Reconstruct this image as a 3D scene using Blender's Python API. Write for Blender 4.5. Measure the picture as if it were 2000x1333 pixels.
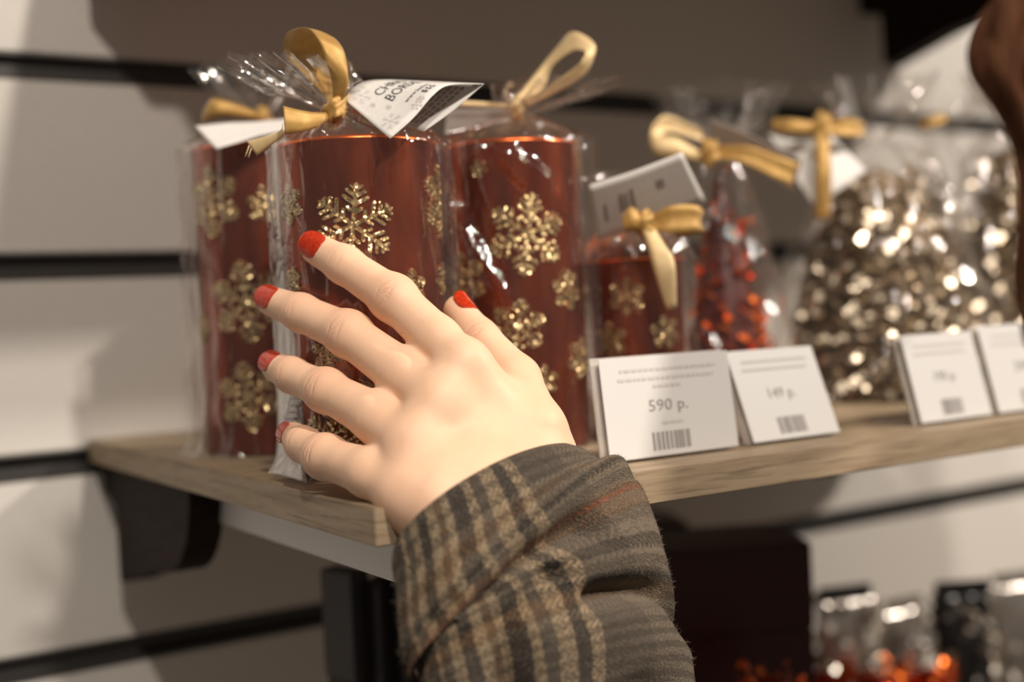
import bpy, bmesh, math, random
import numpy as np
from mathutils import Vector, Matrix, noise

for o in list(bpy.data.objects):
    bpy.data.objects.remove(o)
SC = bpy.context.scene
COL = SC.collection
PI = math.pi

# ------------------------------------------------------------------ camera
FPX, CX, CY = 2450.0, 1000.0, 666.5
def _basis():
    a = np.array([4800 - CX, 430 - CY, FPX]); b = np.array([-556 - CX, 680 - CY, FPX])
    a /= np.linalg.norm(a); b /= np.linalg.norm(b)
    m = a + b; m /= np.linalg.norm(m); d = a - b; d /= np.linalg.norm(d)
    a = (m + d) / 2 ** .5; b = (m - d) / 2 ** .5
    return np.stack([a, b, np.cross(a, b)], 1)
RC = _basis()
TC = np.array([(731 - CX) / FPX, (995 - CY) / FPX, 1.0]) * 0.52
CAMPOS = -RC.T @ TC
def P(px, py, d):
    """world point that lies d metres in front of the lens at photo pixel (px, py)"""
    return Vector(RC.T @ (np.array([(px - CX) / FPX, (py - CY) / FPX, 1.0]) * d - TC))
def plane(px, py, axis, val):
    d = RC.T @ np.array([(px - CX) / FPX, (py - CY) / FPX, 1.0])
    k = (val - CAMPOS[axis]) / d[axis]
    return Vector(CAMPOS + k * d)
RIGHT, DOWN, FWD = (Vector(RC[i]) for i in range(3))

cam = bpy.data.objects.new('camera', bpy.data.cameras.new('camera'))
COL.objects.link(cam)
cam.matrix_world = Matrix(((RIGHT.x, -DOWN.x, -FWD.x, CAMPOS[0]), (RIGHT.y, -DOWN.y, -FWD.y, CAMPOS[1]),
                           (RIGHT.z, -DOWN.z, -FWD.z, CAMPOS[2]), (0, 0, 0, 1)))
cam.data.sensor_width = 36; cam.data.lens = FPX / 2000 * 36
cam.data.clip_start = 0.02; cam.data.clip_end = 50
cam.data.dof.use_dof = True; cam.data.dof.focus_distance = 0.580
cam.data.dof.aperture_fstop = 3.1
SC.camera = cam

# ------------------------------------------------------------------ world and lamps
w = bpy.data.worlds.new('world'); SC.world = w; w.use_nodes = True
bg = w.node_tree.nodes['Background']; bg.inputs[0].default_value = (1.0, .86, .73, 1); bg.inputs[1].default_value = .13
def spot(name, loc, aim, power, size=150, radius=.03, col=(1, .88, .75), blend=.3):
    l = bpy.data.lights.new(name, 'SPOT'); l.energy = power; l.color = col
    l.spot_size = math.radians(size); l.spot_blend = blend; l.shadow_soft_size = radius
    o = bpy.data.objects.new(name, l); COL.objects.link(o); o.location = loc
    o.rotation_euler = (Vector(aim) - Vector(loc)).to_track_quat('-Z', 'Y').to_euler()
    return o
spot('ceiling_spot', (-.38, -.95, 1.16), (.15, .2, .1), 46)
spot('ceiling_spot', (.17, -1.05, 1.16), (.2, .2, .1), 72)
spot('ceiling_spot', (1.6, -.9, 1.16), (1.0, .3, .1), 122)
SC.view_settings.view_transform = 'Standard'; SC.view_settings.look = 'None'
SC.view_settings.gamma = 1; SC.view_settings.use_curve_mapping = False
SC.view_settings.exposure = 0.0
SC.cycles.transparent_max_bounces = 24
SC.cycles.use_denoising = True

# ------------------------------------------------------------------ helpers
def mesh_obj(name, verts, faces, mat, parent=None, smooth=True, uvs=None):
    me = bpy.data.meshes.new(name)
    me.from_pydata([tuple(v) for v in verts], [], [tuple(f) for f in faces]); me.update()
    if uvs is not None:
        lay = me.uv_layers.new(name='UVMap')
        idx = np.empty(len(me.loops), dtype=np.int64); me.loops.foreach_get('vertex_index', idx)
        lay.data.foreach_set('uv', np.asarray(uvs, dtype=np.float32)[idx].ravel())
    if smooth:
        me.polygons.foreach_set('use_smooth', [True] * len(me.polygons))
    if mat: me.materials.append(mat)
    o = bpy.data.objects.new(name, me); COL.objects.link(o)
    if parent: o.parent = parent
    return o
def bm_obj(name, bm, mat, parent=None, smooth=False):
    me = bpy.data.meshes.new(name); bm.normal_update(); bm.to_mesh(me); bm.free()
    if smooth: me.polygons.foreach_set('use_smooth', [True] * len(me.polygons))
    if mat: me.materials.append(mat)
    o = bpy.data.objects.new(name, me); COL.objects.link(o)
    if parent: o.parent = parent
    return o
def tag(o, label=None, cat=None, group=None, kind=None):
    if label: o['label'] = label
    if cat: o['category'] = cat
    if group: o['group'] = group
    if kind: o['kind'] = kind
    return o
def thing(name, label, cat, loc=(0, 0, 0), group=None):
    o = bpy.data.objects.new(name, None); COL.objects.link(o); o.location = loc
    o.empty_display_size = .02
    return tag(o, label, cat, group)
def adopt(child, root):
    """parent, keeping the mesh where it stands in the world"""
    child.parent = root; child.matrix_parent_inverse = Matrix.Translation(-root.location)
    return child
def box_bm(x0, x1, y0, y1, z0, z1, bev=0, bm=None, segs=2):
    own = bm is None
    bm = bm or bmesh.new()
    r = bmesh.ops.create_cube(bm, size=1)
    for v in r['verts']:
        v.co = Vector((x0 + (v.co.x + .5) * (x1 - x0), y0 + (v.co.y + .5) * (y1 - y0), z0 + (v.co.z + .5) * (z1 - z0)))
    if bev and own:
        bmesh.ops.bevel(bm, geom=bm.edges[:], offset=bev, segments=segs, affect='EDGES')
    return bm
def spline(pts, n):
    """Catmull-Rom through points given as tuples of any length"""
    p = np.array(pts, float); out = []
    k = len(p) - 1
    for i in range(n):
        t = i / (n - 1) * k; j = min(int(t), k - 1); f = t - j
        p0 = p[j - 1] if j > 0 else 2 * p[0] - p[1]
        p3 = p[j + 2] if j + 2 <= k else 2 * p[k] - p[k - 1]
        p1, p2 = p[j], p[j + 1]
        out.append(.5 * (2 * p1 + (p2 - p0) * f + (2 * p0 - 5 * p1 + 4 * p2 - p3) * f * f + (3 * p1 - p0 - 3 * p2 + p3) * f ** 3))
    return np.array(out)
def nz(x, y, z):
    return noise.noise(Vector((x, y, z)))

# ------------------------------------------------------------------ materials
def mat(name, col=(.5, .5, .5), rough=.5, metal=0, **kw):
    m = bpy.data.materials.new(name); m.use_nodes = True
    b = m.node_tree.nodes['Principled BSDF']
    b.inputs['Base Color'].default_value = (*col, 1); b.inputs['Roughness'].default_value = rough
    b.inputs['Metallic'].default_value = metal
    for k, v in kw.items():
        b.inputs[k.replace('_', ' ')].default_value = v
    return m
class N:
    """tiny node-graph builder"""
    def __init__(s, m):
        s.t = m.node_tree; s.n = s.t.nodes; s.b = s.n.get('Principled BSDF'); s.out = s.n['Material Output']
    def add(s, typ, ins=None, **kw):
        n = s.n.new(typ)
        for k, v in kw.items(): setattr(n, k, v)
        for k, v in (ins or {}).items(): s.set(n.inputs[k], v)
        return n
    def set(s, sock, v):
        if isinstance(v, bpy.types.NodeSocket): s.t.links.new(v, sock)
        elif isinstance(v, bpy.types.Node): s.t.links.new(v.outputs[0], sock)
        else: sock.default_value = v
    def math(s, op, a, b=0.0, c=0.0):
        n = s.add('ShaderNodeMath', operation=op)
        s.set(n.inputs[0], a); s.set(n.inputs[1], b); s.set(n.inputs[2], c)
        return n.outputs[0]
    def ramp(s, fac, stops, interp='LINEAR'):
        n = s.add('ShaderNodeValToRGB'); n.color_ramp.interpolation = interp
        e = n.color_ramp.elements
        while len(e) < len(stops): e.new(.5)
        for el, (p, c) in zip(e, stops):
            el.position = p; el.color = (*c, 1) if len(c) == 3 else c
        s.set(n.inputs[0], fac); return n.outputs[0]
    def mix(s, fac, a, b, blend='MIX'):
        n = s.add('ShaderNodeMix', data_type='RGBA', blend_type=blend)
        s.set(n.inputs[0], fac); s.set(n.inputs[6], a); s.set(n.inputs[7], b)
        return n.outputs[2]
    def bump(s, h, strength, dist=.001):
        n = s.add('ShaderNodeBump'); n.inputs['Strength'].default_value = strength; n.inputs['Distance'].default_value = dist
        s.set(n.inputs['Height'], h); return n.outputs[0]
    def coord(s, which='Object', scale=(1, 1, 1)):
        c = s.add('ShaderNodeTexCoord')
        mp = s.add('ShaderNodeMapping'); mp.inputs['Scale'].default_value = scale
        s.set(mp.inputs[0], c.outputs[which]); return mp.outputs[0]

def wood(name, grain_axis):
    m = mat(name, (.42, .32, .22), .55); g = N(m)
    sc = [70, 70, 70]; sc[grain_axis] = 5
    v = g.coord('Object', sc)
    n1 = g.add('ShaderNodeTexNoise', {'Vector': v, 'Scale': 3.0, 'Detail': 6, 'Roughness': .65})
    sc2 = [420, 420, 420]; sc2[grain_axis] = 22
    n2 = g.add('ShaderNodeTexNoise', {'Vector': g.coord('Object', sc2), 'Scale': 1.0, 'Detail': 3})
    c = g.ramp(n1.outputs[0], [(.3, (.25, .18, .112)), (.5, (.35, .265, .175)), (.7, (.43, .335, .23))])
    c2 = g.ramp(n2.outputs[0], [(.30, (.38, .36, .34)), (.45, (1, 1, 1))])
    g.set(g.b.inputs['Base Color'], g.mix(.7, c, c2, 'MULTIPLY'))
    g.set(g.b.inputs['Normal'], g.bump(n2.outputs[0], .25, .0004))
    return m
M = {}
M['wood_x'] = wood('oak_along_x', 0)
M['wood_y'] = wood('oak_along_y', 1)
m = mat('wall_laminate', (.70, .68, .65), .55); g = N(m)
n = g.add('ShaderNodeTexNoise', {'Vector': g.coord('Object', (40, 40, 40)), 'Scale': 8.0, 'Detail': 4})
g.set(g.b.inputs['Base Color'], g.ramp(n.outputs[0], [(.3, (.67, .645, .615)), (.7, (.72, .695, .665))])); M['wall'] = m
M['groove'] = mat('dark_groove_liner', (.045, .042, .04), .5, .0)
M['groove_lip'] = mat('groove_lip', (.14, .13, .12), .4, .3)
m = mat('dark_bracket', (.028, .014, .008), .4, .1); g = N(m)
n = g.add('ShaderNodeTexNoise', {'Vector': g.coord('Object', (9, 9, 60)), 'Scale': 4.0})
g.set(g.b.inputs['Base Color'], g.ramp(n.outputs[0], [(.3, (.010, .005, .004)), (.7, (.024, .011, .007))])); g.b.inputs['Specular IOR Level'].default_value = .15; g.b.inputs['Roughness'].default_value = .65; M['bracket'] = m
M['white_metal'] = mat('white_metal', (.74, .73, .72), .4)
m = mat('bronze_red_wax', (.28, .035, .012), .33, .75); g = N(m)
n = g.add('ShaderNodeTexNoise', {'Vector': g.coord('Object', (30, 30, 7)), 'Scale': 2.5, 'Detail': 4})
g.set(g.b.inputs['Base Color'], g.ramp(n.outputs[0], [(.3, (.17, .027, .011)), (.7, (.34, .062, .020))]))
g.set(g.b.inputs['Roughness'], g.math('MULTIPLY_ADD', n.outputs[0], .14, .18))
n2 = g.add('ShaderNodeTexNoise', {'Vector': g.coord('Object', (1, 1, 1)), 'Scale': 900.0})
g.set(g.b.inputs['Normal'], g.bump(n2.outputs[0], .08, .0004)); M['wax'] = m
M['wax_rim'] = mat('copper_rim', (.75, .16, .035), .3, .85)
M['wick'] = mat('wick', (.75, .7, .6), .9)

def glitter(name, c_dark, c_light, scale=1100, jitter=1.3, rough=.28):
    m = mat(name, c_light, rough, .9); g = N(m)
    v = g.add('ShaderNodeTexVoronoi', {'Vector': g.coord('Object'), 'Scale': float(scale)})
    geo = g.add('ShaderNodeNewGeometry')
    off = g.add('ShaderNodeVectorMath', operation='SUBTRACT'); g.set(off.inputs[0], v.outputs['Color']); off.inputs[1].default_value = (.5, .5, .5)
    sc = g.add('ShaderNodeVectorMath', operation='SCALE'); g.set(sc.inputs[0], off); sc.inputs['Scale'].default_value = jitter
    ad = g.add('ShaderNodeVectorMath', operation='ADD'); g.set(ad.inputs[0], geo.outputs['Normal']); g.set(ad.inputs[1], sc)
    no = g.add('ShaderNodeVectorMath', operation='NORMALIZE'); g.set(no.inputs[0], ad)
    g.set(g.b.inputs['Normal'], no)
    sep = g.add('ShaderNodeSeparateColor'); g.set(sep.inputs[0], v.outputs['Color'])
    g.set(g.b.inputs['Base Color'], g.ramp(sep.outputs[1], [(.1, c_dark), (.8, c_light)]))
    return m
M['gold_glitter'] = glitter('gold_glitter', (.30, .21, .09), (1.0, .80, .46), 1000, 1.45, .30)
def tinsel_mat(name, c1, c2, rough=.22):
    m = mat(name, c1, rough, 1.0); g = N(m)
    n = g.add('ShaderNodeTexNoise', {'Vector': g.coord('Object'), 'Scale': 120.0})
    g.set(g.b.inputs['Base Color'], g.ramp(n.outputs[0], [(.3, c1), (.7, c2)]))
    return m
M['gold_tinsel'] = tinsel_mat('gold_tinsel', (.52, .43, .32), (.86, .77, .63), .32)
M['silver_tinsel'] = tinsel_mat('silver_tinsel', (.55, .5, .44), (.85, .8, .73))
M['red_tinsel'] = tinsel_mat('red_tinsel', (.75, .10, .02), (1.0, .26, .05), .34)
M['dark_red'] = mat('dark_red', (.07, .008, .006), .4)
M['tree_core'] = mat('tree_core', (.27, .20, .125), .5, .4)

def cellophane(name, haze=.03, base=.03, rough=.07, crumple=.5, gain=1.25):
    m = bpy.data.materials.new(name); m.use_nodes = True; g = N(m)
    g.n.remove(g.b)
    v = g.coord('Object', (1, 1, .45))
    n1 = g.add('ShaderNodeTexNoise', {'Vector': v, 'Scale': 70.0, 'Detail': 3, 'Roughness': .5, 'Distortion': .6})
    vo = g.add('ShaderNodeTexVoronoi', {'Vector': v, 'Scale': 55.0}, feature='DISTANCE_TO_EDGE')
    h = g.math('ADD', n1.outputs[0], g.math('MULTIPLY', g.math('MINIMUM', vo.outputs[0], .12), 1.2))
    nrm = g.bump(h, crumple, .0025)
    lw = g.add('ShaderNodeLayerWeight', {'Blend': .5, 'Normal': nrm})
    fr = g.math('MULTIPLY_ADD', g.math('POWER', lw.outputs['Facing'], 4.0), .9, .045)
    fac = g.math('MINIMUM', g.math('MULTIPLY_ADD', fr, gain, base), .85)
    tr = g.add('ShaderNodeBsdfTransparent', {'Color': (.985, .98, .975, 1)})
    gl = g.add('ShaderNodeBsdfGlossy', {'Color': (1, 1, 1, 1), 'Roughness': rough, 'Normal': nrm})
    df = g.add('ShaderNodeBsdfTranslucent', {'Color': (.9, .88, .86, 1), 'Normal': nrm})
    di = g.add('ShaderNodeBsdfDiffuse', {'Color': (.9, .88, .86, 1), 'Normal': nrm})
    hz = g.add('ShaderNodeMixShader', {0: .5, 1: di, 2: df})
    m1 = g.add('ShaderNodeMixShader', {0: haze, 1: tr, 2: hz})
    m2 = g.add('ShaderNodeMixShader', {0: fac, 1: m1, 2: gl})
    g.set(g.out.inputs[0], m2)
    return m
M['film'] = cellophane('clear_cellophane', haze=.018, base=.012, rough=.06, crumple=.8, gain=1.35)
M['film_milky'] = cellophane('milky_cellophane', haze=.22, base=.06, rough=.15)
M['film_thin'] = cellophane('thin_cellophane', haze=.018, base=0., rough=.07, crumple=.3, gain=.6)

def satin(name, c1, c2):
    m = mat(name, c1, .38, .25, Sheen_Weight=.2); g = N(m)
    u = g.add('ShaderNodeUVMap')
    s = g.add('ShaderNodeSeparateXYZ'); g.set(s.inputs[0], u)
    a = g.math('SINE', g.math('MULTIPLY', g.math('ADD', s.outputs[0], s.outputs[1]), 9000.0))
    b = g.math('SINE', g.math('MULTIPLY', g.math('SUBTRACT', s.outputs[0], s.outputs[1]), 9000.0))
    h = g.math('MULTIPLY', a, b)
    g.set(g.b.inputs['Normal'], g.bump(h, .25, .0002))
    n = g.add('ShaderNodeTexNoise', {'Vector': g.coord('Object'), 'Scale': 160.0})
    g.set(g.b.inputs['Base Color'], g.ramp(n.outputs[0], [(.3, c1), (.7, c2)]))
    return m
M['satin'] = satin('gold_satin', (.43, .245, .06), (.55, .335, .10))
M['satin_pale'] = satin('pale_gold_satin', (.66, .48, .24), (.75, .57, .31))
m = mat('white_card', (.80, .775, .75), .55); g = N(m)
n = g.add('ShaderNodeTexNoise', {'Vector': g.coord('Object'), 'Scale': 400.0})
g.set(g.b.inputs['Base Color'], g.ramp(n.outputs[0], [(.3, (.65, .635, .62)), (.7, (.70, .685, .67))])); M['card'] = m
M['price_card'] = mat('price_card', (.67, .665, .665), .5)
M['ink'] = mat('black_ink', (.02, .02, .02), .6)
M['ink_grey'] = mat('grey_ink', (.30, .28, .27), .6)
M['ink_soft'] = mat('pale_grey_ink', (.55, .52, .50), .6)
M['acrylic'] = mat('clear_acrylic', (.9, .86, .82), .12, 0, Transmission_Weight=.55, IOR=1.2)
m = mat('skin', (.80, .53, .39), .50, 0, Specular_IOR_Level=.32); g = N(m)
g.b.subsurface_method = 'RANDOM_WALK'
g.b.inputs['Subsurface Weight'].default_value = .28
g.b.inputs['Subsurface Radius'].default_value = (1.0, .35, .18)
g.b.inputs['Subsurface Scale'].default_value = .0022
at = g.add('ShaderNodeAttribute', attribute_name='tint'); wr = g.add('ShaderNodeAttribute', attribute_name='crease')
n = g.add('ShaderNodeTexNoise', {'Vector': g.coord('Object'), 'Scale': 60.0, 'Detail': 4})
base = g.ramp(n.outputs[0], [(.3, (.78, .505, .345)), (.7, (.83, .555, .39))])
g.set(g.b.inputs['Base Color'], g.mix(g.math('MULTIPLY', at.outputs['Fac'], .75), base, (.72, .33, .22, 1)))
fine = g.add('ShaderNodeTexVoronoi', {'Vector': g.coord('Object'), 'Scale': 1500.0})
hh = g.math('ADD', g.math('MULTIPLY', wr.outputs['Fac'], -1.0), g.math('MULTIPLY', fine.outputs[0], .07))
g.set(g.b.inputs['Normal'], g.bump(hh, .7, .0007)); M['skin'] = m
m = mat('red_nail_polish', (.42, .03, .01), .16, 0, Coat_Weight=.35, Coat_Roughness=.05, Specular_IOR_Level=.35); g = N(m)
n = g.add('ShaderNodeTexNoise', {'Vector': g.coord('Object', (300, 300, 300)), 'Scale': 2.0})
g.set(g.b.inputs['Base Color'], g.ramp(n.outputs[0], [(.3, (.36, .020, .007)), (.7, (.50, .042, .010))])); M['nail'] = m

# plaid wool: u runs round the sleeve, v along it (metres)
m = mat('plaid_wool', (.2, .17, .13), .9, 0, Sheen_Weight=.12, Sheen_Roughness=.5, Sheen_Tint=(1, .8, .6, 1)); g = N(m)
uv = g.add('ShaderNodeUVMap'); sp = g.add('ShaderNodeSeparateXYZ'); g.set(sp.inputs[0], uv)
wob = g.add('ShaderNodeTexNoise', {'Vector': g.coord('Object'), 'Scale': 320.0, 'Detail': 2})
wo = g.math('MULTIPLY_ADD', wob.outputs[0], .0022, -.0011)
U = g.math('ADD', sp.outputs[0], wo); V = g.math('ADD', sp.outputs[1], wo)
TAN, DRK, GRY, BRN, RST, MID = (.33, .245, .15), (.011, .008, .006), (.132, .102, .072), (.130, .068, .028), (.38, .08, .016), (.068, .053, .040)
def bands(coord, period, stops):
    f = g.math('FRACT', g.math('DIVIDE', coord, period))
    return g.ramp(f, stops, 'CONSTANT')
warp = bands(U, .135, [(0, MID), (.16, GRY), (.36, MID), (.50, TAN), (.53, DRK), (.56, TAN), (.60, MID), (.63, TAN), (.655, DRK), (.70, TAN), (.725, BRN), (.75, TAN), (.78, DRK), (.82, TAN), (.85, MID), (.88, TAN), (.90, DRK), (.935, MID), (.955, TAN), (.975, DRK)])
weft = bands(V, .125, [(0, MID), (.11, GRY), (.135, BRN), (.165, GRY), (.195, DRK), (.215, GRY), (.255, BRN), (.285, RST), (.30, BRN), (.33, GRY), (.37, DRK), (.40, GRY), (.45, DRK), (.475, BRN), (.53, GRY), (.57, MID)])
yarn = .00145
tw = g.math('FRACT', g.math('DIVIDE', g.math('ADD', U, g.math('MULTIPLY', V, 1.0)), yarn * 2))
zig = g.math('PINGPONG', V, yarn * 2)
tw2 = g.math('FRACT', g.math('DIVIDE', g.math('ADD', U, zig), yarn * 1.6))
sel = g.math('GREATER_THAN', tw2, .5)
colr = g.mix(g.math('MULTIPLY_ADD', sel, .58, .18), warp, weft)
fz = g.add('ShaderNodeTexNoise', {'Vector': g.coord('Object'), 'Scale': 900.0, 'Detail': 3})
colr = g.mix(.8, colr, g.ramp(fz.outputs[0], [(.3, (.45, .45, .45)), (.7, (1.35, 1.35, 1.35))]), 'MULTIPLY')
g.set(g.b.inputs['Base Color'], colr)
h1 = g.math('MULTIPLY', g.math('SINE', g.math('MULTIPLY', U, 2 * PI / yarn)), g.math('SINE', g.math('MULTIPLY', g.math('ADD', V, zig), 2 * PI / yarn)))
g.set(g.b.inputs['Normal'], g.bump(g.math('ADD', h1, g.math('MULTIPLY', fz.outputs[0], 2.0)), .8, .0011)); M['plaid'] = m
M['lining'] = mat('dark_lining', (.03, .025, .022), .9)
m = mat('auburn_hair', (.07, .028, .013), .5); g = N(m)
n = g.add('ShaderNodeTexNoise', {'Vector': g.coord('Object', (300, 300, 12)), 'Scale': 2.0})
g.set(g.b.inputs['Base Color'], g.ramp(n.outputs[0], [(.3, (.06, .022, .01)), (.7, (.12, .048, .022))])); g.b.inputs['Specular IOR Level'].default_value = .15; g.b.inputs['Roughness'].default_value = .75; M['hair'] = m
M['dark_box'] = mat('dark_purple_box', (.020, .015, .017), .4, .1)
M['dark_edge'] = mat('taupe_box_front', (.17, .135, .11), .4, .2)
M['maroon'] = mat('maroon_foil', (.035, .006, .006), .35, .3)
M['black_foil'] = mat('black_foil', (.03, .03, .032), .3, .4)
M['silver'] = mat('silver_foil', (.62, .58, .54), .25, .9)
M['red_foil'] = mat('red_foil', (.55, .06, .02), .22, .85)

# ------------------------------------------------------------------ the wall (slatwall)
WALL = 0.468; PITCH = .1427; G0 = -.0155; GH = .0092
wall = bm_obj('wall_back', box_bm(-.9, 2.6, WALL + .013, WALL + .025, -.75, .9), M['groove']); tag(wall, kind='structure')
def fix(o): adopt(o, wall); return o
for k in range(-5, 6):
    z0 = G0 + k * PITCH + GH; z1 = G0 + (k + 1) * PITCH - GH
    fix(bm_obj('slat_panel', box_bm(-.9, 2.6, WALL, WALL + .013, z0, z1, .0012), M['wall']))
for k in range(-5, 7):
    zc = G0 + k * PITCH
    b = bmesh.new()
    prof = [(.0, GH), (.0, GH - .0022), (.009, GH - .0022), (.009, -GH + .0030), (-.0006, -GH + .0030), (-.0006, -GH), (.0125, -GH), (.0125, GH)]
    for x in (-.9, 2.6):
        for (y, z) in prof: b.verts.new((x, WALL + y, zc + z))
    b.verts.ensure_lookup_table(); n_ = len(prof)
    for i in range(n_): b.faces.new((b.verts[i], b.verts[(i + 1) % n_], b.verts[n_ + (i + 1) % n_], b.verts[n_ + i]))
    fix(bm_obj('groove_liner', b, M['groove_lip'] if False else M['groove']))

# ------------------------------------------------------------------ shelves
def bracket_bm(x0, x1):
    """plate in the y-z plane with a curved front edge"""
    b = bmesh.new()
    pts = [(WALL, 0), (.272, 0)]
    for i in range(1, 9):
        a = i / 8 * PI / 2
        pts.append((.332 - .060 * math.cos(a), -.062 * math.sin(a)))
    pts += [(.36, -.066), (WALL - .037, -.0845), (WALL - .030, -.084), (WALL - .028, -.03), (WALL, -.022)]
    A = [b.verts.new((x0, y, z)) for y, z in pts]; B = [b.verts.new((x1, y, z)) for y, z in pts]
    b.faces.new(A); b.faces.new(B[::-1])
    for i in range(len(pts)):
        j = (i + 1) % len(pts); b.faces.new((A[j], A[i], B[i], B[j]))
    return b
def shelf(label, z, x_end, rail, bx):
    t = thing('display_shelf', label, 'shelf', (0, 0, z))
    th = .016
    bm_obj('board', box_bm(.0015, x_end, .0015, WALL - .001, -th, 0, .0006), M['wood_x'], t)
    bm_obj('edge_band', box_bm(0, .0016, .0012, WALL - .001, -th, 0.0002, .0005), M['wood_y'], t)
    bm_obj('edge_band', box_bm(.0, x_end, 0, .0016, -th, 0.0002, .0005), M['wood_x'], t)
    for x in (.010, bx):
        o = bm_obj('bracket', bracket_bm(0, .022), M['bracket'], t); o.location = (x, 0, -th)
    if rail:
        bm_obj('support_rail', box_bm(.030, .033, .004, .33, -th - .0265, -th, .0005), M['white_metal'], t)
    return t
shelf('oak shelf board with near corner under the reaching hand, carrying the wrapped candles', 0, .74, True, .705)
shelf('oak shelf hung one bay above the wrapped candles, only its bracket tip showing', .421, .963, False, .835)
shelf('lower oak shelf under the candle shelf carrying dark boxes and foil packs', -.43, 1.25, False, 1.2)

# ------------------------------------------------------------------ candles
def candle_center(px, d):
    p = P(px, 600, d); return Vector((p.x, p.y, 0))
def lathe(prof, seg, cx=0, cy=0):
    V, F = [], []
    for (r, z) in prof:
        for i in range(seg):
            a = 2 * PI * i / seg; V.append((cx + r * math.cos(a), cy + r * math.sin(a), z))
    for j in range(len(prof) - 1):
        for i in range(seg):
            k = (i + 1) % seg
            F.append((j * seg + i, j * seg + k, (j + 1) * seg + k, (j + 1) * seg + i))
    return V, F
def hit_cyl(px, py, c, R):
    o = Vector(CAMPOS); d = Vector(RC.T @ np.array([(px - CX) / FPX, (py - CY) / FPX, 1.0]))
    ox, oy = o.x - c.x, o.y - c.y
    A = d.x ** 2 + d.y ** 2; B = 2 * (ox * d.x + oy * d.y); C = ox * ox + oy * oy - R * R
    D = B * B - 4 * A * C
    t = (-B - math.sqrt(max(D, 0))) / (2 * A)
    p = o + d * t
    return math.atan2(p.y - c.y, p.x - c.x), p.z
def flake(parent, R, th0, z0, size, rot, width):
    bars = []
    for k in range(6):
        a = rot + k * PI / 3; dx, dy = math.cos(a), math.sin(a)
        bars.append((0, 0, dx * size, dy * size, width))
        for f, l in ((.30, .20), (.50, .34), (.70, .26), (.88, .14)):
            for s in (-1, 1):
                b2 = a + s * PI / 3.2
                bars.append((dx * size * f, dy * size * f, dx * size * f + math.cos(b2) * size * l, dy * size * f + math.sin(b2) * size * l, width * .85))
    V, F = [], []
    def put(x, y, h):
        th = th0 + x / R; V.append(((R + h) * math.cos(th), (R + h) * math.sin(th), z0 + y))
    for bi, (x0, y0, x1, y1, w_) in enumerate(bars):
        a = math.atan2(y1 - y0, x1 - x0); L = math.hypot(x1 - x0, y1 - y0); n = 3
        out = []
        for i in range(n + 1): out.append((L * i / n, -w_ / 2))
        for q in (-.5, 0, .5): out.append((L + w_ / 2 * math.cos(q * PI / 1.4), w_ / 2 * math.sin(q * PI / 1.4)))
        for i in range(n, -1, -1): out.append((L * i / n, w_ / 2))
        b0 = len(V); hh = .0009 + .0001 * (bi % 3)
        for top in (0, 1):
            for (s, t_) in out:
                q = 1 if not top else .82
                put(x0 + s * math.cos(a) - t_ * q * math.sin(a), y0 + s * math.sin(a) + t_ * q * math.cos(a), hh if top else -.0003)
        m_ = len(out)
        F.append(tuple(range(b0 + m_, b0 + 2 * m_)))
        for i in range(m_):
            j = (i + 1) % m_; F.append((b0 + i, b0 + j, b0 + m_ + j, b0 + m_ + i))
    return mesh_obj('snowflake', V, F, M['gold_glitter'], parent, smooth=False)
def candle(name, label, c, R, H, flakes, seed):
    t = thing(name, label, 'candle', c, 'wrapped snowflake candles')
    V, F = lathe([(0.001, .0), (R - .002, .0), (R, .002), (R, H * .5), (R, H - .0015)], 72)
    mesh_obj('wax_body', V, F, M['wax'], t)
    V, F = lathe([(R, H - .0015), (R - .0003, H), (R - .0022, H), (R - .004, H - .003), (R * .6, H - .005), (.001, H - .0055)], 72)
    mesh_obj('rim', V, F, M['wax_rim'], t)
    V, F = lathe([(.0012, H - .006), (.001, H + .003), (.0002, H + .0035)], 8)
    mesh_obj('wick', V, F, M['wick'], t)
    rnd = random.Random(seed)
    for (px, py, rp) in flakes:
        th, z = hit_cyl(px, py, c, R)
        d = (Vector((c.x + R * math.cos(th), c.y + R * math.sin(th), z)) - Vector(CAMPOS)).dot(FWD)
        s = rp * d / FPX
        z = max(min(z, H - s * .7), s * .7)
        flake(t, R, th, z, s, rnd.uniform(-.25, .25) + PI / 2, s * .125)
    return t
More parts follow.
